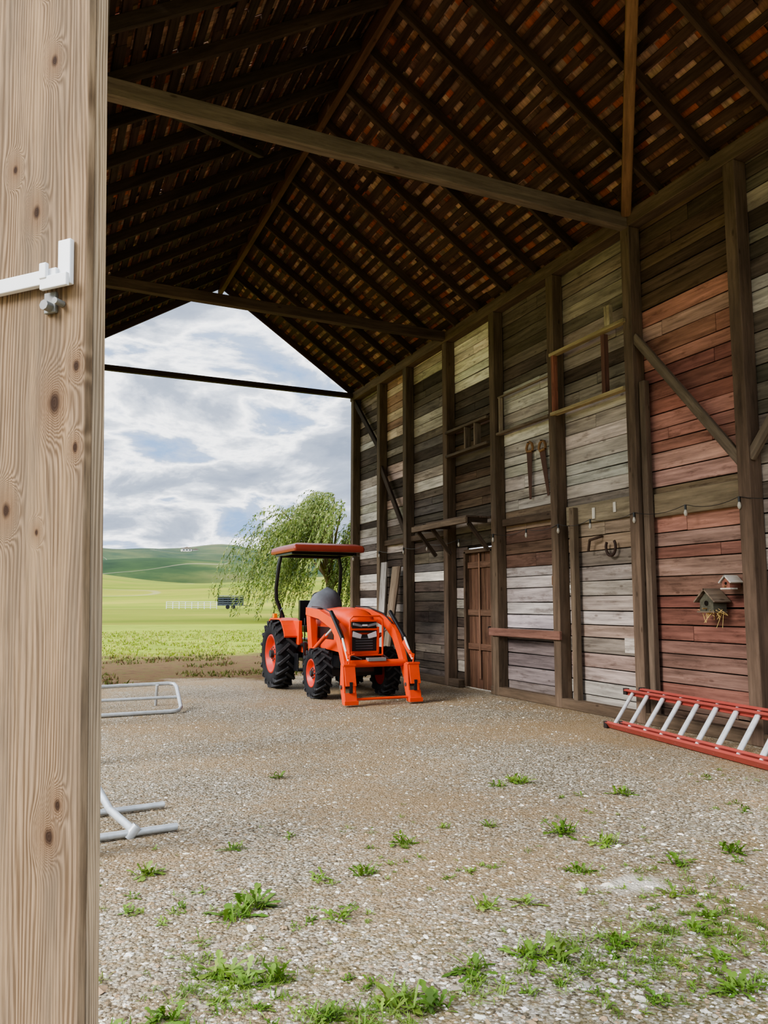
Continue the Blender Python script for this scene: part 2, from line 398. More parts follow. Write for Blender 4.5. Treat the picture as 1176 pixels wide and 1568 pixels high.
# ---------------------------------------------------------------- roof
def roof(name,side,leak,nslit):
    mb=MB(); zf=zr if side>0 else zl; xe=WX+.5 if side>0 else -.3
    e=Vector((xe,0,zf(xe))); r=Vector((RX,0,RZ)); d=r-e; L=d.length; d.normalize(); nrm=Vector((-d.z*(1 if d.x>0 else -1),0,abs(d.x)))
    if nrm.z<0: nrm=-nrm
    slits=[(.14+.2*random.randrange(2,int(L/.2)-1),U(5,18.3),U(.012,.035)) for _ in range(nslit)]
    def spans(s0,s1,a,b):
        out=[(a,b)]
        for (ss,yy,ww) in slits:
            if s0-.02<ss<s1+.02:
                nw=[]
                for (p,q) in out:
                    if yy-ww/2>p and yy+ww/2<q: nw+=[(p,yy-ww/2),(yy+ww/2,q)]
                    elif yy-ww/2<=p<yy+ww/2<q: nw.append((yy+ww/2,q))
                    elif p<yy-ww/2<q<=yy+ww/2: nw.append((p,yy-ww/2))
                    elif p>=yy-ww/2 and q<=yy+ww/2: pass
                    else: nw.append((p,q))
                out=nw
        return out
    s=.04
    while s<L-.03:
        y=1.0
        while y<18.7:
            ln=U(2.2,4.5); y2=min(18.72,y+ln); p=e+d*(s+U(-.012,.012))+nrm*.014
            mb.beam((p.x,y,p.z),(p.x,y2-.01,p.z),.115+U(-.02,.02),.024,jit(c(70,53,44) if side>0 else c(68,54,47),.35,.06),up=nrm); y=y2
        s+=.2
    s=-.03;br=.92
    while s<L:
        y=1.0
        while y<18.74:
            wd=min(U(.09,.2),18.76-y)
            if R()>leak:
                p0=e+d*s+nrm*(.034+U(0,.004)); p1=e+d*min(s+.27,L+.02)+nrm*(.048+U(0,.006))
                gap=.002
                col=jit(random.choice([c(148,108,82,1),c(124,92,72,1),c(176,142,116,1),c(104,80,66,1),c(146,120,100,1),c(154,92,68,1)]),.3,.05); col=tuple(min(.8,q*br) for q in col)
                for (a,b) in spans(s,min(s+.27,L),y+gap/2,y+wd-gap/2):
                    if b-a>.004: mb.beam((p0.x,(a+b)/2,p0.z),(p1.x,(a+b)/2,p1.z),b-a,.008,col,up=nrm)
            y+=wd
        s+=.2
    s=.07
    while s<L:
        y=1.0
        while y<18.75:
            wd=min(U(.08,.3),18.77-y)
            p0=e+d*s+nrm*.07; p1=e+d*min(s+.235,L+.03)+nrm*.082
            for (a,b) in spans(s,min(s+.235,L),y+.001,y+wd-.001):
                if b-a>.004: mb.beam((p0.x,(a+b)/2,p0.z),(p1.x,(a+b)/2,p1.z),b-a,.006,c(100,76,60),up=nrm)
            y+=wd
        s+=.2
    return mb.build(name,[WOOD],recalc=True)
roof('roof_right',1,.006,5); roof('roof_left',-1,.05,110)
mb=MB(); y=1.0
while y<18.7:
    y2=min(y+U(1.5,3),18.78)
    mb.beam((RX-.1,y,RZ+.045),(RX-.1,y2-.01,RZ+.045),.24,.02,c(90,66,50),up=(-.52,0,.85)); mb.beam((RX+.1,y,RZ+.04),(RX+.1,y2-.01,RZ+.04),.24,.02,c(90,66,50),up=(.56,0,.83)); y=y2
mb.build('ridge_cap',[WOOD])

# ---------------------------------------------------------------- small plank door + awning
D1=empty('door_1',(WX,12.44,0))
mb=MB(); y=DY0+.01-12.44
while y<DY1-12.44-.02:
    mb.box((.0,y+.06,1.24),(.03,.117,2.44),jit(c(104,78,63),.15)); y+=.122
for z in (.75,1.35,2.2): mb.box((-.03,0,z),(.03,.92,.11),jit(c(112,86,70)))
for yy in(-.47,.47): mb.box((-.05,yy,1.24),(.09,.07,2.42),c(96,80,66))
mb.box((-.05,0,2.45),(.09,.98,.07),c(96,80,66)); mb.box((-.045,.02,1.3),(.02,.05,2.2),c(126,98,80))
mb.cyl((-.05,-.36,1.1),(-.1,-.36,1.1),.02,c(60,55,50)); mb.build('door_planks',[WOOD],parent=D1,bevel=.004,seg=1)
mb=MB()
for i in range(5): mb.beam((6.7+i*.105,11.82,2.98),(6.7+i*.105,13.34,2.98),.1,.03,jit(c(108,94,82),.15))
mb.beam((6.66,11.82,2.92),(6.66,13.95,2.92),.04,.1,c(112,98,84)); mb.beam((6.9,13.56,2.98),(6.9,13.95,2.98),.4,.03,jit(c(108,94,82),.15))
for y in (11.9,13.25,13.85):
    mb.beam((6.68,y,2.93),(7.1,y,2.93),.06,.08,c(84,72,62)); mb.beam((6.74,y,2.88),(7.12,y,2.42),.05,.07,c(84,72,62))
mb.build('door_awning',[WOOD],bevel=.004,seg=1)
mb=MB()
mb.beam((6.98,16.35,.0),(7.12,16.35,2.42),.3,.03,c(160,154,148),up=X1); mb.build('leaning_board',[WOOD])
mb=MB()
mb.beam((6.85,15.75,.0),(7.13,15.75,2.3),.34,.03,c(130,114,97),up=X1); mb.beam((6.78,15.5,.0),(7.1,15.5,2.3),.12,.03,c(104,88,74),up=X1); mb.build('leaning_board',[WOOD])

mb=MB(); ye=c(172,156,122)
mb.beam((7.12,8.3,4.36),(7.12,9.95,4.36),.1,.05,ye); mb.beam((7.12,8.25,5.28),(7.12,9.95,5.28),.1,.05,ye)
mb.box((7.12,9.88,4.82),(.08,.06,.88),c(146,98,82)); mb.box((7.12,8.7,4.8),(.08,.07,.84),c(112,82,71)); mb.box((7.12,8.6,5.45),(.06,.12,.3),c(184,170,142))
mb.build('wall_window_frame',[WOOD],bevel=.004,seg=1)
mb=MB()
mb.beam((7.17,10.08,4.38),(7.17,11.6,4.38),.09,.04,c(130,116,102)); mb.box((7.18,11.52,4.7),(.06,.05,.6),c(144,130,114)); mb.beam((7.19,10.08,5.02),(7.19,11.6,5.02),.05,.03,c(140,128,112))
mb.build('wall_shelf',[WOOD],bevel=.004,seg=1)
mb=MB()
for z in(4.28,4.74): mb.beam((7.14,11.82,z),(7.14,13.35,z),.14,.05,c(104,92,80))
for yy in(12.25,12.6): mb.box((7.14,yy,4.51),(.13,.04,.4),c(126,112,98))
mb.build('wall_shelf',[WOOD],bevel=.004,seg=1)

def saw(y,zt,ln,lean):
    mb=MB(); ru=c(92,64,53)
    poly=[(0,0),(.15,-.02),(.05,-ln),(-.005,-ln)]
    ca,sa=math.cos(lean),math.sin(lean)
    pr=[(y+a*ca-b*sa,zt+a*sa+b*ca) for a,b in poly]
    mb.prism(pr,7.255,7.262,ru)
    hp=[(-.02,.0),(.13,.0),(.15,.05),(.12,.12),(.06,.15),(.0,.12),(-.03,.06)]
    pts=[(7.25,y+a*ca-b*sa,zt+a*sa+b*ca) for a,b in hp]; pts.append(pts[0]); mb.tube(pts,.022,c(146,112,80),8,cap=False)
    mb.cyl((7.3,y+.05,zt+.14),(7.2,y+.05,zt+.14),.008,c(60,60,60),6)
    mb.build('hand_saw',[ATTR])
saw(10.72,3.95,.78,.06); saw(10.36,3.92,.75,-.12)
mb=MB()
pts=[(7.24,8.85+.1*math.sin(t),2.28-.12*math.cos(t)) for t in [i*.28-2.3 for i in range(17)]]
mb.tube(pts,.02,c(60,44,38),6); mb.build('rusty_horseshoe',[ATTR])
mb=MB(); mb.tube([(7.3,9.1,2.45),(7.2,9.1,2.42),(7.2,9.25,2.4),(7.21,9.3,2.25)],.02,c(70,54,44),6); mb.build('iron_hook',[ATTR])
mb=MB(); mb.box((7.275,9.78,1.72),(.05,.07,.12),c(210,208,200)); mb.box((7.245,9.78,1.72),(.015,.03,.03),c(150,150,146)); mb.build('outlet_box',[GLOSS],bevel=.006)

mb=MB(); pts=[]
Y0=[4.7,5.7,6.5,7.3,8.2,9.1,9.85,10.7,11.7,12.9,14.2,15.3,16.6,18.2]
for i in range(len(Y0)-1):
    for k in range(6):
        t=k/6; pts.append((7.1,Y0[i]+(Y0[i+1]-Y0[i])*t,2.68-.06*4*t*(1-t)))
mb.tube(pts,.004,c(30,30,30),5)
for y in Y0:
    mb.cyl((7.1,y,2.68),(7.1,y,2.62),.014,c(35,35,35),8)
    mb.tube([(7.1,y,2.62),(7.1,y,2.6),(7.1,y,2.575),(7.1,y,2.55),(7.1,y,2.54)],[.012,.018,.023,.016,.004],c(170,164,152),8)
mb.build('string_lights',[GLOSS])

def birdhouse(y,z,s,cw,cr,straw):
    E=empty('birdhouse',(7.14,y,z)); mb=MB()
    mb.prism([(-.1*s,0),(.1*s,0),(.1*s,.12*s),(0,.22*s),(-.1*s,.12*s)],-.08*s,.12,cw)
    for sg in(-1,1):
        mb.beam((-.12*s,sg*.075*s,.178*s),(.13,sg*.075*s,.178*s),.22*s,.015,cr,up=(0,sg*.7,.75))
    mb.cyl((-.082*s,0,.09*s),(-.085*s,0,.09*s),.03*s,c(30,25,20),12); mb.cyl((-.08*s,0,.03*s),(-.14*s,0,.03*s),.008,c(150,120,80),6)
    mb.box((0,0,-.008),(.2*s,.26*s,.016),cr); mb.build('house',[WOOD],parent=E)
    if straw:
        mb=MB()
        for i in range(36):
            p=Vector((U(-.08,.04),U(-.16,.1),U(-.02,.04))); q=p+Vector((U(-.06,.06),U(-.15,.13),U(-.2,.05))); mb.cyl(p,q,.003,jit(c(206,176,112),.2),3)
        mb.build('straw',[ATTR],parent=E)
birdhouse(7.0,1.42,1.0,c(90,88,76),c(120,106,92),True); birdhouse(6.74,1.68,.55,c(146,100,86),c(196,190,180),False)

# ---------------------------------------------------------------- extension ladder
E=empty('extension_ladder'); 
def ladder(off,y0,y1,nm):
    mb=MB(); red=c(158,76,68)
    lo=lambda y:Vector((6.48-.13*(8.1-y)+off*.06,y,.045+off*.03)); up=lambda y:Vector((6.96-.1*(8.1-y)+off*.06,y+.2,.40+off*.03))
    axis=(up(7)-lo(7)).normalized()
    for fn in(lo,up):
        a,b=fn(y1),fn(y0)
        nrm=(b-a).normalized().cross(axis)
        mb.beam(a,b,.075,.016,red,up=axis) 
        for sg in(-1,1): mb.beam(a+nrm*.034*sg+axis*.012*(1 if fn is lo else -1),b+nrm*.034*sg+axis*.012*(1 if fn is lo else -1),.01,.03,red,up=axis)
    y=y1-.15
    while y>y0+.05:
        mb.tube([lo(y),up(y)],.022,c(226,228,230),10,mat=1); y-=.3
    for fn in(lo,up):
        q=fn(y1); mb.box(tuple(q),(.05,.06,.08),c(45,40,40))
    mb.build(nm,[PAINT,METAL],parent=E)
ladder(0,3.2,8.1,'base_section'); ladder(1,3.0,7.85,'fly_section')

# ---------------------------------------------------------------- tube gate & pipe stand
gal=c(186,190,192)
mb=MB(); r=.028
A=[(.55,11.46,.03),(1.85,11.55,.03),(1.93,11.57,.04),(1.97,11.65,.07),(2.02,12.38,.28),(2.0,12.5,.31),(1.92,12.52,.32),(.6,12.4,.31),(.52,12.35,.29),(.48,11.6,.05),(.55,11.46,.03)]
mb.tube(A,r,gal,10,cap=False)
mb.tube([(.5,11.95,.17),(1.98,12.02,.17)],.022,gal,8)
for x in(.7,1.75): mb.tube([(x,12.45,.31),(x,12.55,.0)],.022,gal,8)
mb.build('tube_gate',[METAL])
mb=MB()
mb.tube([(.36,5.56,.03),(.95,5.64,.03)],.024,gal,10); mb.tube([(.36,6.2,.03),(.96,6.28,.03)],.022,gal,10)
mb.tube([(.66,5.6,.05),(.55,5.98,.1),(.46,6.3,.24),(.4,6.6,.42)],.026,gal,10); mb.tube([(.38,5.5,.04),(.38,6.3,.04)],.022,gal,10); mb.tube([(.4,6.6,.42),(.4,6.62,.0)],.022,gal,8)
mb.cyl((.63,5.6,.0),(.69,5.6,.07),.035,gal,10)
mb.build('pipe_stand',[METAL])

# ---------------------------------------------------------------- big barn door at left (near)
m,n=newmat('door_cedar')
gv=n.attr('gv').outputs['Vector']; tint=n.attr('col').outputs['Color']
sp=n.add('ShaderNodeSeparateXYZ'); n.set(sp.inputs[0],gv)
low=n.noise(n.vm('MULTIPLY',gv,(.8,9,3)),1.0,2,.5); mid=n.noise(n.vm('MULTIPLY',gv,(4,90,30)),1.0,4,.6)
ph=n.math('ADD',n.math('MULTIPLY',sp.outputs[1],850.0),n.math('ADD',n.math('MULTIPLY',low,70.0),n.math('MULTIPLY',mid,8.0)))
kn=[(.078,2.47,1.1),(.165,2.28,.8),(.113,2.19,1.2),(.066,1.84,2.0),(.02,1.76,.9),(.045,1.18,1.0),(.062,1.13,1.4),(.168,1.66,1.3),(.02,1.9,1.0),(.1,1.62,.6),(.1,2.62,.6)]
core=None; wsum=None
for (s_,z_,k) in kn:
    dd=n.vm('LENGTH',n.vm('MULTIPLY',n.vm('SUBTRACT',gv,(z_,s_,0.0)),(.6,1,0.0)))
    dd=n.math('ADD',dd,n.math('MULTIPLY',n.math('SUBTRACT',mid,.5),.005))
    wgt=n.math('EXPONENT',n.math('MULTIPLY',n.math('POWER',n.math('DIVIDE',dd,.017*k),2.0),-1.0))
    ph=n.math('ADD',n.math('MULTIPLY',ph,n.math('SUBTRACT',1.0,wgt)),n.math('MULTIPLY',n.math('ADD',n.math('MULTIPLY',dd,1100.0),n.math('MULTIPLY',mid,5.0)),wgt))
    cr=n.mr(dd,.0035*k,.008*k,1.0,0.0); core=cr if core is None else n.math('MAXIMUM',core,cr)
    wsum=wgt if wsum is None else n.math('MAXIMUM',wsum,wgt)
sn=n.mr(n.math('SINE',ph),-1.0,1.0,0.0,1.0)
fine=n.noise(n.vm('MULTIPLY',gv,(8,520,200)),1.0,5,.65)
base=n.mix(sn,c(100,82,64),c(152,130,106))
wear=n.noise(n.vm('MULTIPLY',gv,(1.1,14,4)),1.0,6,.65)
base=n.mix(n.mr(wear,.42,.6,0.0,.65),base,c(108,96,82))
wear2=n.noise(n.vm('ADD',n.vm('MULTIPLY',gv,(1.5,20,4)),(7.0,3.0,1.0)),1.0,6,.65)
base=n.mix(n.mr(wear2,.5,.64,0.0,.5),base,c(158,134,106))
base=n.mix(n.math('MULTIPLY',wsum,.4),base,c(108,76,52))
base=n.mix(n.math('MULTIPLY',core,.9),base,c(48,34,28))
base=n.vm('SCALE',base,n.mr(fine,.3,.7,.66,1.22)); base=n.vm('MULTIPLY',base,tint)
n.out(n.bsdf(base,.85,normal=n.bump(n.math('ADD',n.math('MULTIPLY',sn,.4),fine),.4,.002),spec=.15))
DOORM=m
E=empty('barn_door',(0,0,0))
u=Vector((-.707,.707,0)); wv=Vector((.707,.707,0)); C0=Vector((.073,1.4,0))
def dslab(mb,s0,s1,t0,t1,z0,z1,tint,gs0=None):
    vs=[];gs=[];
    ox=U(5,40) if gs0 is None else 0
    for zz in(z0,z1):
        for s_,t_ in((s0,t0),(s1,t0),(s1,t1),(s0,t1)):
            p=C0+u*s_+wv*t_; sh=(zz-1.55)*.030
            vs.append((p.x-sh*.92,p.y+sh*.4,zz)); gs.append((zz,s_+(t_ if gs0 is None else 0)+ox,t_))
    mb.add(vs,[(3,2,1,0),(4,5,6,7),(0,1,5,4),(1,2,6,5),(2,3,7,6),(3,0,4,7)],tint,gs)
mb=MB()
dslab(mb,0.0,.225,0,.018,.0,3.3,(1,1,1),gs0=1)
for i in range(4): dslab(mb,.229+i*.229,.454+i*.229,0,.018,.0,3.3,(.95,.95,.95))
dslab(mb,.001,.14,.0195,.05,.0,3.3,(1.5,1.6,1.7)); dslab(mb,1.0,1.14,.0235,.058,.0,3.3,(.8,.8,.8))
for z in(.1,1.5,3.05): dslab(mb,.14,1.0,.0235,.056,z,z+.14,(.8,.8,.8))
dslab(mb,1.16,1.34,-.03,.15,.0,3.6,(.7,.7,.7))
mb.build('door_planks',[DOORM],parent=E,bevel=.003,seg=2)
mb=MB()
def dp(s_,t_,z_):
    z_+=.012
    p=C0+u*s_+wv*t_; sh=(z_-1.55)*.030; return Vector((p.x-sh*.92,p.y+sh*.4,z_))
wh=c(222,224,226)
def fb(s0,s1,z0,z1,t0,t1,col=wh): mb.beam(dp((s0+s1)/2,(t0+t1)/2,z0),dp((s0+s1)/2,(t0+t1)/2,z1),abs(t1-t0),abs(s1-s0),col,up=u)
fb(.05,.34,2.03,2.056,-.006,-.018); fb(.025,.052,2.03,2.11,-.002,-.012); fb(.022,.08,2.022,2.045,-.016,-.024)
fb(.065,.08,2.04,2.068,-.018,-.026); fb(.06,.085,1.985,2.022,-.001,-.008,c(120,122,120))
fb(.29,.33,1.99,2.1,-.001,-.006,c(160,160,160))
mb.cyl(dp(.072,-.001,1.995),dp(.072,-.022,1.995),.009,c(120,122,120),8); mb.cyl(dp(.05,-.001,2.0),dp(.05,-.02,2.0),.006,c(120,122,120),8)
mb.build('latch',[GLOSS],parent=E,bevel=.0015)

# ---------------------------------------------------------------- tractor
T=empty('tractor',(4.82,14.3,0),math.radians(1))
OR=c(222,78,42); ORD=c(184,50,33); BK=c(30,30,33); GR=c(104,108,114)
def wheel(name,x,y,Rr,wd,nl,side):
    mb=MB(); h=wd/2; ri=Rr*.56
    mb.lathe((x,y,Rr),[(-h*.8,ri),(-h,ri*1.12),(-h,Rr*.84),(-h*.86,Rr*.92),(-h*.5,Rr*.94),(h*.5,Rr*.94),(h*.86,Rr*.92),(h,Rr*.84),(h,ri*1.12),(h*.8,ri)],BK,44,1)
    for i in range(nl):
        for sg in(-1,1):
            t=2*math.pi*(i+(.5 if sg>0 else 0))/nl; dt=.62*2*math.pi/nl*1.3
            a=Vector((x-sg*.02,y+Rr*.955*math.cos(t),Rr+Rr*.955*math.sin(t))); b=Vector((x+sg*h*.98,y+Rr*.93*math.cos(t+dt),Rr+Rr*.93*math.sin(t+dt)))
            rad=Vector((0,math.cos(t+dt/2),math.sin(t+dt/2))); mb.beam(a,b,Rr*.075,Rr*.11,c(58,58,60),up=rad,mat=1)
            b2=b+Vector((0,-math.cos(t+dt),-math.sin(t+dt)))*Rr*.12; mb.beam(b,b2,Rr*.07,.03,c(58,58,60),up=(1,0,0),mat=1)
    o=side
    mb.lathe((x,y,Rr),[(o*h*.82,ri*1.02),(o*h*.9,ri),(o*h*.88,ri*.9),(o*h*.3,ri*.82),(o*h*.25,ri*.55),(o*h*.55,ri*.42),(o*h*.6,ri*.2),(o*h*.6,.001)],ORD,36,0)
    mb.lathe((x,y,Rr),[(-o*h*.82,ri*1.02),(-o*h*.3,ri*.8),(-o*h*.2,.001)],ORD,36,0)
    mb.cyl((x+o*h*.5,y,Rr),(x+o*h*.95,y,Rr),ri*.2,c(60,60,60),14,1)
    for i in range(8):
        t=2*math.pi*i/8; p=Vector((x+o*h*.5,y+ri*.34*math.cos(t),Rr+ri*.34*math.sin(t))); mb.cyl(p,p+Vector((o*.03,0,0)),.014,c(90,90,90),6,1)
    mb.build(name,[PAINT,RUBBER],parent=T)
wheel('rear_wheel_1',-.69,0,.61,.34,18,-1); wheel('rear_wheel_2',.69,0,.61,.34,18,1)
wheel('front_wheel_1',-.6,-1.82,.4,.25,16,-1); wheel('front_wheel_2',.6,-1.82,.4,.25,16,1)
mb=MB()
mb.box((0,.0,.66),(.42,.75,.42),BK); mb.box((0,-.75,.6),(.34,1.2,.34),BK); mb.box((0,-1.6,.55),(.3,.9,.2),BK); mb.cyl((-.6,0,.61),(.6,0,.61),.09,BK,14)
mb.box((0,-1.82,.4),(1.05,.12,.13),BK); mb.box((0,-2.2,.56),(.42,.12,.28),BK)
mb.box((-.47,-.62,.36),(.24,.3,.04),BK); mb.box((-.57,-.62,.5),(.03,.28,.3),BK); mb.box((.47,-.62,.36),(.24,.3,.04),BK); mb.box((0,-.55,.8),(1.0,.75,.05),BK)
mb.box((-.5,-.9,.6),(.06,.06,.5),BK); mb.box((.5,-.9,.6),(.06,.06,.5),BK)
mb.build('chassis',[GLOSS],parent=T,bevel=.012)
mb=MB()
secs=[(-.72,.29,.78,1.40),(-1.2,.29,.76,1.43),(-1.7,.285,.74,1.43),(-2.05,.27,.72,1.40),(-2.22,.25,.70,1.34),(-2.3,.22,.72,1.24)]
vs=[];fs=[];prof=[(-1,0),(-1,.5),(-.97,.78),(-.82,.93),(-.5,1.0),(0,1.03),(.5,1.0),(.82,.93),(.97,.78),(1,.5),(1,0)]
for (y,hw,z0,z1) in secs:
    for a,b in prof: vs.append((a*hw,y,z0+b*(z1-z0)))
m_=len(prof)
for j in range(len(secs)-1):
    for i in range(m_-1): a=j*m_+i; fs.append((a,a+1,a+1+m_,a+m_))
fs.append(tuple(range((len(secs)-1)*m_,len(secs)*m_))); mb.add(vs,fs,OR,None,0,True)
mb.box((0,-1.5,.78),(.5,1.45,.1),BK,1)
for s in(-1,1):
    mb.box((s*.292,-1.35,1.02),(.012,.75,.2),BK,1); mb.prism([(-.8,1.3),(-1.9,1.26),(-2.0,1.22),(-.8,1.24)],s*.288,s*.298,BK,1)
mb.box((0,-2.31,1.14),(.43,.05,.18),BK,1); mb.box((0,-2.3,.88),(.44,.06,.28),BK,1)
for z in(1.235,1.10): mb.box((0,-2.35,z),(.46,.03,.03),OR)
for z in(.80,.84,.88,.92,.96): mb.box((0,-2.335,z),(.3,.012,.012),GR,1)
mb.box((0,-2.34,.735),(.46,.06,.05),OR)
for s in(-1,1):
    mb.box((s*.235,-2.31,.93),(.04,.08,.42),OR); mb.prism([(s*.05,1.02),(s*.20,1.075),(s*.21,.985),(s*.07,.955)],-2.36,-2.335,c(210,214,218),1,axis=1)
    mb.prism([(s*.04,1.17),(s*.2,1.21),(s*.2,1.165),(s*.05,1.135)],-2.36,-2.34,c(130,135,140),1,axis=1)
mb.box((0,-2.36,1.165),(.09,.01,.03),c(220,220,220),1)
mb.build('hood',[PAINT,GLOSS],parent=T,bevel=.006)
mb=MB()
for s in(-1,1):
    vs=[];fs=[];K=12
    for i in range(K+1):
        t=math.radians(28+ i*(118)/K) ; rr=.71
        y=-rr*math.cos(t)*.95+.03; z=min(.61+rr*math.sin(t),1.25)
        vs+=[(s*.42,y,z),(s*.76,y,z),(s*.76,y*.97,z-.03),(s*.42,y*.97,z-.03)]
    for i in range(K):
        for k in range(4): a=i*4+k;b=i*4+(k+1)%4; fs.append((a,b,b+4,a+4))
    fs+=[(0,1,2,3),tuple(range(K*4,K*4+4))]; mb.add(vs,fs,OR)
    poly=[(-.66,.65)]+[(-.66*math.cos(math.radians(t))*.95+.03,min(1.22,.61+.69*math.sin(math.radians(t)))) for t in range(10,150,14)]+[(.5,.7)]
    mb.prism(poly,s*.42,s*.44,OR)
    mb.box((s*.74,.1,1.29),(.06,.1,.08),c(240,130,30),1); mb.box((s*.5,-.5,1.0),(.06,.3,.42),OR)
    mb.tube([(s*.7,-.1,1.25),(s*.7,-.12,1.38),(s*.6,.1,1.42)],.015,BK,6,1)
mb.build('fenders',[PAINT,GLOSS],parent=T,bevel=.01)
mb=MB()
mb.box((0,.05,1.05),(.46,.46,.12),BK); mb.box((0,.27,1.32),(.44,.1,.5),BK); mb.box((0,-.62,1.15),(.42,.22,.56),BK)
mb.tube([(0,-.6,1.35),(0,-.42,1.58)],.025,BK,8)
pts=[(.19*math.cos(t),-.42+.19*math.sin(t)*.8,1.6+.19*math.sin(t)*.6) for t in [i*math.pi/10 for i in range(21)]]; mb.tube(pts,.016,BK,8,cap=False)
for s in(-1,1):
    mb.tube([(s*.44,.42,.7),(s*.44,.42,1.05),(s*.5,.42,1.3),(s*.62,.42,1.6),(s*.64,.38,1.8),(s*.62,.3,2.2),(s*.58,.3,2.4)],.036,BK,10)
    mb.tube([(s*.3,-.3,.85),(s*.3,-.3,1.25)],.012,BK,6)
    mb.box((s*.6,.0,2.41),(.05,1.0,.05),BK)
mb.tube([(-.58,.3,2.4),(.58,.3,2.4)],.036,BK,10); mb.box((0,-.42,2.41),(1.15,.05,.05),BK)
mb.build('rops_and_seat',[GLOSS],parent=T,bevel=.015)
mb=MB()
vs=[];fs=[];K=14;J=6
for j in range(J+1):
    q=j/J
    for k in range(K):
        t=2*math.pi*k/K; rr=.33*math.sqrt(max(0,1-(q**2.2)*.97))*(1+.08*math.sin(3*t+4*q)); vs.append((rr*math.cos(t),-.5+rr*.7*math.sin(t),1.36+q*.42+.03*math.cos(t)))
for j in range(J):
    for k in range(K): a=j*K+k;b=j*K+(k+1)%K; fs.append((a,b,b+K,a+K))
fs.append(tuple(range(J*K,J*K+K))); mb.add(vs,fs,c(104,108,116),None,0,True); mb.build('grey_cover',[ATTR],parent=T)
mb=MB(); vs=[];fs=[]
for (hx,y0,y1,z) in((.66,-.78,.66,2.43),(.68,-.80,.68,2.47),(.66,-.77,.65,2.54),(.55,-.62,.52,2.585)):
    vs+=[(-hx,y0,z),(hx,y0,z),(hx,y1,z),(-hx,y1,z)]
for j in range(3):
    for k in range(4): a=j*4+k;b=j*4+(k+1)%4; fs.append((a,b,b+4,a+4))
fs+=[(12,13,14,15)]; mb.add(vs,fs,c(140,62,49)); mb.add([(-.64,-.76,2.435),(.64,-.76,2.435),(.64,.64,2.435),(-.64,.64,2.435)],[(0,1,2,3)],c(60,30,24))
mb.build('canopy',[PAINT],parent=T,bevel=.03,seg=3)
mb=MB()
for s in(-1,1):
    x=s*.46
    mb.beam((x*.85,-1.05,.5),(x*.95,-1.0,1.42),.1,.2,OR,up=(0,1,0)); mb.beam((x*.75,-1.3,.55),(x*.75,-.8,.55),.14,.18,BK,mat=1)
    pth=[(-.92,1.38),(-1.6,1.33),(-2.2,1.2),(-2.48,1.02),(-2.66,.76),(-2.85,.42),(-2.92,.26)]; hh=[.13,.15,.17,.17,.15,.13,.11]
    vs=[];fs=[]
    for i,(y,z) in enumerate(pth):
        y0,z0=pth[max(0,i-1)];y1,z1=pth[min(len(pth)-1,i+1)]; L=math.hypot(y1-y0,z1-z0); ny,nz=-(z1-z0)/L,(y1-y0)/L; h=hh[i]/2; xx=x*(1+.1*i/6)
        vs+=[(xx-.038,y+ny*h,z+nz*h),(xx+.038,y+ny*h,z+nz*h),(xx+.038,y-ny*h,z-nz*h),(xx-.038,y-ny*h,z-nz*h)]
    for i in range(len(pth)-1):
        for k in range(4): a=i*4+k;b=i*4+(k+1)%4; fs.append((a,b,b+4,a+4))
    fs+=[(0,1,2,3),tuple(range(len(vs)-4,len(vs)))]; mb.add(vs,fs,OR)
    mb.cyl((x*1.0,-1.15,.7),(x*1.05,-1.9,1.0),.035,OR,10); mb.cyl((x*1.05,-1.9,1.0),(x*1.06,-2.25,1.14),.018,c(220,220,220),8,1)
    mb.cyl((x*1.12,-2.2,1.38),(x*1.14,-2.72,.98),.032,BK,10,1); mb.cyl((x*1.14,-2.72,.98),(x*1.16,-2.98,.66),.018,c(220,220,220),8,1)
    mb.beam((x*1.12,-2.7,.92),(x*1.16,-2.98,.68),.03,.06,OR)
    mb.tube([(x*.9,-1.0,1.46),(x*.93,-1.5,1.45),(x*.95,-2.1,1.35),(x*1.0,-2.4,1.2)],.012,BK,6,1)
    pl=[(-2.9,.60),(-3.0,.60),(-3.07,.04),(-2.98,.03),(-2.88,.3)]
    mb.prism(pl,s*.43,s*.455,OR); mb.prism(pl,s*.6,s*.625,OR)
    mb.beam((s*.53,-3.02,.6),(s*.53,-3.09,.3),.17,.02,OR,up=(0,1,0)); mb.beam((s*.53,-3.06,.2),(s*.53,-3.1,.04),.19,.02,OR,up=(0,1,0)); mb.box((s*.53,-2.99,.60),(.2,.1,.03),OR); mb.box((s*.53,-3.08,.06),(.22,.08,.06),OR)
    mb.cyl((s*.42,-2.95,.28),(s*.65,-2.95,.28),.03,c(70,70,70),10,1); mb.box((s*.53,-3.085,.28),(.05,.03,.16),BK,1); mb.tube([(s*.53,-3.0,.6),(s*.53,-3.04,.74),(s*.45,-3.02,.76)],.012,OR,6)
mb.cyl((-.5,-2.78,.6),(.5,-2.78,.6),.055,OR,14); mb.cyl((-.5,-3.03,.10),(.5,-3.03,.10),.02,OR,10)
mb.tube([(-.3,-2.3,.62),(-.26,-2.5,.7),(-.22,-2.78,.66)],.012,BK,6,1); mb.tube([(.3,-2.3,.62),(.26,-2.5,.7),(.22,-2.78,.66)],.012,BK,6,1)
mb.box((0,-2.8,.66),(.3,.1,.05),c(130,130,130),1)
mb.tube([(-.28,-2.42,.55),(-.28,-2.42,1.26),(-.23,-2.42,1.31),(.23,-2.42,1.31),(.28,-2.42,1.26),(.28,-2.42,.55)],.016,OR,8)
mb.cyl((-.28,-2.42,.70),(.28,-2.42,.70),.016,OR,8); mb.box((0,-2.36,.56),(.6,.1,.06),BK,1)
mb.build('front_loader',[PAINT,GLOSS],parent=T,bevel=.006)

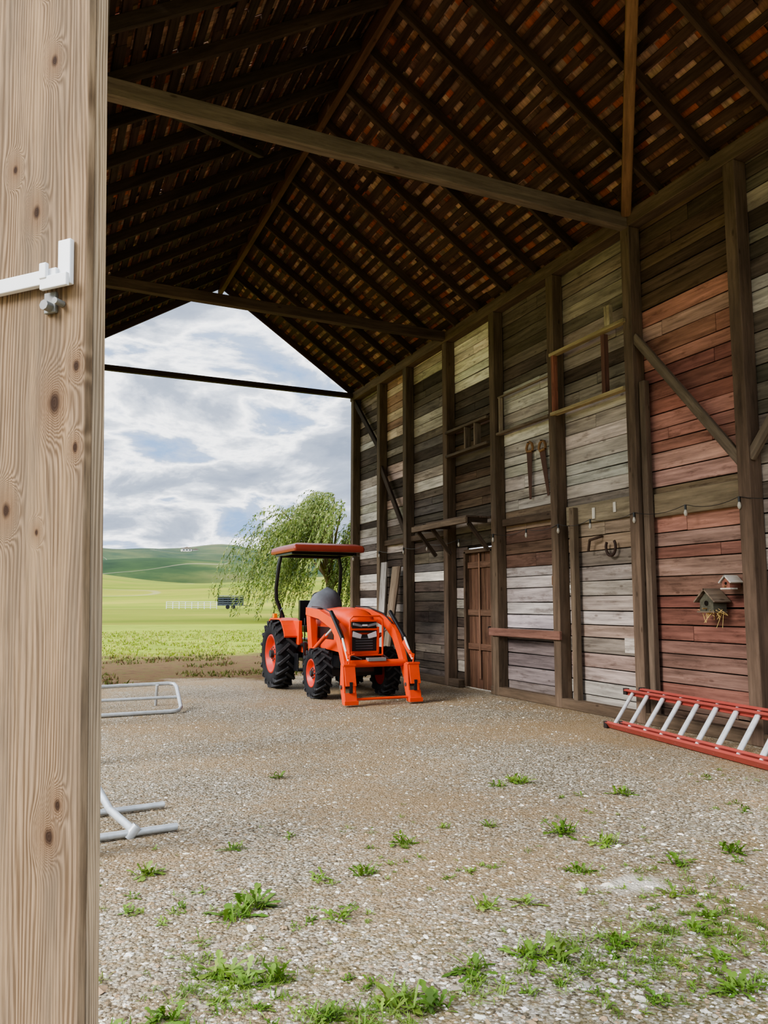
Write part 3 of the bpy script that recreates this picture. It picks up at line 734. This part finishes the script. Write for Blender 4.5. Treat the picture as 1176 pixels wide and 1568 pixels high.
# ---------------------------------------------------------------- willow
mb=MB(); bx,by=25.4,71.0; bz=H(bx,by)
rnd=random.Random(3)
mb.tube([(bx,by,bz-.1),(bx+.2,by,bz+1.6),(bx-.1,by,bz+3.4)],[.5,.4,.33],c(104,88,70),10,1)
tips=[]
for i in range(30):
    a=rnd.uniform(0,2*math.pi); rr=rnd.uniform(1.5,7.2); hz=bz+rnd.uniform(7.6,12.6)-rr*.22
    t=Vector((bx+rr*math.cos(a),by+rr*math.sin(a),hz)); b0=Vector((bx,by,bz+rnd.uniform(2.6,3.6))); mid=b0.lerp(t,.5)+Vector((0,0,1.0))
    mb.tube([b0,mid,t],[.17,.1,.04],c(112,96,72),6,1); tips.append((mid,t))
for i in range(760):
    m0,t0=rnd.choice(tips); p=m0.lerp(t0,rnd.uniform(.3,1.08))+Vector((rnd.gauss(0,.45),rnd.gauss(0,.45),rnd.gauss(.1,.35)))
    out=Vector((p.x-bx,p.y-by,0)); out=out.normalized() if out.length>.1 else Vector((1,0,0))
    vel=out*rnd.uniform(.15,.6)+Vector((-.3,0,rnd.uniform(.0,.3))); L=rnd.randint(16,46)
    sh=rnd.uniform(.45,1.0)
    for k in range(L):
        p=p+vel*.28; vel=vel*.97+Vector((-.022,0,-.085)); 
        if vel.length>.8: vel=vel.normalized()*.8
        if p.z<bz+.3: break
        for q in range(2):
            d=Vector((rnd.uniform(-.7,.5)-.25,rnd.uniform(-.7,.7),rnd.uniform(-1.8,0))).normalized(); s=d.cross(Vector((rnd.uniform(-1,1),rnd.uniform(-1,1),rnd.uniform(-1,1)))).normalized()
            l=rnd.uniform(.22,.45); wd=rnd.uniform(.03,.06); col=jit(rnd.choice([c(112,130,60),c(138,150,82),c(88,108,50),c(158,164,104)]),.1); col=tuple(x*sh for x in col)
            mb.add([p,p+d*l*.5+s*wd,p+d*l,p+d*l*.5-s*wd],[(0,1,2,3)],col)
mb.build('willow_tree',[LEAF,TIMBER],recalc=False)
# ---------------------------------------------------------------- far trailer, fence, house
def az(px): return math.radians(23.5)+math.atan((px-588)/1238)
a=az(353); x,y=150*math.sin(a),150*math.cos(a); E=empty('stock_trailer',(x,y,H(x,y)),-a)
mb=MB(); G1=c(76,82,88)
mb.box((0,0,.75),(4.6,1.9,.3),G1)
for z in(1.15,1.55,1.95): mb.box((0,-.95,z),(4.6,.06,.2),G1); mb.box((0,.95,z),(4.6,.06,.2),G1)
mb.box((0,0,2.35),(4.7,2.0,.16),c(120,126,132))
for i in range(6): mb.box((-2.27+i*.908,-.97,1.55),(.1,.06,1.6),c(70,74,80)); mb.box((-2.27+i*.908,.97,1.55),(.1,.06,1.6),c(70,74,80))
mb.box((0,.2,1.5),(4.4,.05,1.4),c(50,54,58))
for i in(-.5,.5):
    for s in(-1,1): mb.tube([(i,s*.95,.38),(i,s*.75,.38)],.38,BK,16)
mb.beam((2.3,0,.65),(3.6,0,.55),.12,.12,G1); mb.build('trailer_body',[ATTR],parent=E)
mb=MB()
prev=None
for i in range(9):
    aa=az(255)+(az(332)-az(255))*i/8; x,y=152*math.sin(aa),152*math.cos(aa); zz=H(x,y)
    mb.cyl((x,y,zz-.1),(x,y,zz+1.35),.06,c(224,226,224),6)
    if prev:
        for k in(.3,.65,1.0,1.3): mb.cyl((prev[0],prev[1],prev[2]+k),(x,y,zz+k),.04,c(224,226,224),5)
    prev=(x,y,zz)
mb.build('corral_fence',[ATTR])
mb=MB(); a=az(283); rr=1090; x,y=rr*math.sin(a),rr*math.cos(a); zz=H(x,y)-.6
mb.box((x,y,zz+2),(13,8,4),c(214,208,196)); mb.prism([(x-7.5,zz+4),(x+7.5,zz+4),(x,zz+6.4)],y-4.5,y+4.5,c(140,124,110),axis=1); mb.box((x+12,y+2,zz+1.6),(8,6,3.4),c(220,214,204))
mb.prism([(x+8,zz+3.3),(x+16,zz+3.3),(x+12,zz+4.8)],y-2,y+6,c(130,112,100),axis=1)
for i in(-4,0,4): mb.box((x+i,y-4.05,zz+2.2),(1.4,.2,1.5),c(50,60,70))
mb.build('farmhouse',[ATTR])

# ---------------------------------------------------------------- grass beyond barn
mb=MB()
def blade(x,y,z,h,wd,col,lean=.7):
    a=U(0,6.28);dx,dy=math.cos(a)*wd,math.sin(a)*wd; lx,ly=U(-lean,lean)*h,U(-lean,lean)*h
    mb.add([(x-dx,y-dy,z),(x+dx,y+dy,z),(x+lx*.4+dx*.6,y+ly*.4+dy*.6,z+h*.6),(x+lx,y+ly,z+h)],[(0,1,2),(0,2,3)],col)
for i in range(12000):
    y=16+30*R()**1.3; x=U(-.4,.42*y+2.5)+.0
    if x>6.9 and y<18.9: continue
    nn=noise.noise(Vector((x*.6,y*.6,3)))
    if y<24 and nn<.1: continue
    g=y>24
    if g and nn<-.25: continue
    col=jit(random.choice([c(126,140,50),c(150,160,66),c(108,124,42),c(168,162,92)] if g else [c(96,102,50),c(112,91,67),c(84,92,42)]),.12)
    for k in range(2): blade(x+U(-.08,.08),y+U(-.08,.08),0,U(.03,.1),.01+.0004*y,col)
mb.build('field_grass',[LEAF],recalc=False)

# ---------------------------------------------------------------- foreground weeds & pebbles
mb=MB()
def weed(x,y,s,kind=0):
    s*=.82
    nL=int(14+s*95)
    base=random.choice([c(112,142,58),c(126,152,68),c(94,124,48)])
    for i in range(nL):
        a=U(0,6.28); L=s*U(.3,1.0); el=U(.15,1.3); col=jit(base,.25,.08)
        d=Vector((math.cos(a)*math.cos(el),math.sin(a)*math.cos(el),math.sin(el))); sd=Vector((-math.sin(a),math.cos(a),0))
        o=Vector((x+U(-.35,.35)*s,y+U(-.35,.35)*s,0)); up=Vector((0,0,1)); wd=L*U(.1,.16) if kind==0 else L*.03
        prof=[(0,.12),(.2,.5),(.32,.25),(.48,.9),(.58,.45),(.74,1.0),(.9,.6),(1.0,.05)] if kind==0 else [(0,.8),(.4,1),(.8,.6),(1,.05)]
        vs=[]
        for t,wf in prof:
            p=o+d*L*t+up*(-L*.35*t*t); p.z=max(p.z,.004); vs+=[p-sd*wd*wf,p+sd*wd*wf]
        fs=[(j*2,j*2+1,j*2+3,j*2+2) for j in range(len(prof)-1)]; mb.add(vs,fs,col)
W=[(2.02,6.97,.15),(3.82,5.97,.19),(3.6,5.93,.12),(4.36,5.3,.16),(3.25,4.58,.19),(3.38,4.27,.17),(2.2,4.77,.14),(3.97,3.83,.16),(3.5,3.77,.15),(.65,4.82,.16),(1.19,5.09,.12),(1.76,4.34,.13),(1.51,4.36,.13),(1.07,4.11,.2),(.95,4.0,.17),(.8,3.4,.22),(.95,3.3,.16),(1.42,3.8,.14),(2.13,3.65,.13),(2.35,3.6,.12),(2.11,3.03,.18),(2.0,3.1,.16),(2.45,3.02,.15),(2.73,2.74,.14),(2.87,3.0,.14),(1.72,3.07,.16),(1.3,2.92,.18),(1.45,2.85,.16),(.5,3.16,.17),(.3,3.1,.14),(1.05,2.95,.12),(2.9,3.9,.12),(3.1,3.4,.13),(.5,4.3,.1),(3.05,3.1,.12),(2.6,2.5,.15),(1.6,5.2,.08),(2.6,5.0,.08),(2.9,4.9,.09)]
for x,y,s in W:
    weed(x,y,s,0); 
    if R()<.6: weed(x+.04,y,s*1.1,1)
for i in range(520):
    y=2.5+3.2*R()**1.9; x=U(.1*y-.1,y*1.12)
    if noise.noise(Vector((x*1.5,y*1.5,1)))>-.08: weed(x,y,U(.03,.08),0 if R()<.5 else 1)
for (cx,cy,rx,ry,nn) in ((2.4,2.9,.6,.35,80),(.75,3.35,.3,.3,55),(3.0,3.0,.5,.3,45),(1.3,2.9,.6,.15,55),(3.3,3.6,.4,.3,18)):
    for i in range(nn): weed(cx+random.gauss(0,rx*.5),cy+random.gauss(0,ry*.5),U(.05,.12),1)
mb.build('ground_weeds',[LEAF],recalc=False)
mb=MB()
oct_=[(1,0,0),(0,1,0),(-1,0,0),(0,-1,0),(0,0,1),(.7,.7,.5),(-.7,.7,.5),(-.7,-.7,.5),(.7,-.7,.5)]
def peb(x,y,s):
    a=U(0,6.28);ca,sa=math.cos(a),math.sin(a);fx,fy,fz=U(.6,1.2),U(.6,1.2),U(.35,.8)
    vs=[]
    for p in oct_:
        k=s*U(.8,1.15);px,py=p[0]*fx*k,p[1]*fy*k; vs.append((x+px*ca-py*sa,y+px*sa+py*ca,-s*.15+p[2]*fz*k))
    fs=[(0,5,4),(5,1,4),(1,6,4),(6,2,4),(2,7,4),(7,3,4),(3,8,4),(8,0,4)]
    mb.add(vs,fs,jit(random.choice([c(206,198,180),c(178,168,148),c(146,136,118),c(232,227,214),c(168,142,110)]),.15))
for i in range(16000):
    y=2.3+9.5*R()**1.5; x=U(.02*y,min(6.9,y*1.15))
    if x>5.8 and y<8.8: continue
    peb(x,y,U(.004,.012)*(1.9 if R()<.08 else 1))
for x,y,s in((1.0,3.85,.035),(1.1,3.8,.03),(.95,3.75,.025),(.72,3.75,.03),(.95,3.18,.04),(1.6,2.95,.03),(2.55,2.75,.03),(2.2,2.6,.035),(.45,3.6,.04),(.3,3.5,.05),(2.9,3.65,.05),(2.75,3.7,.04)): peb(x,y,s)
mb.build('gravel_stones',[STONE],recalc=False)
print('objects',len(bpy.data.objects))
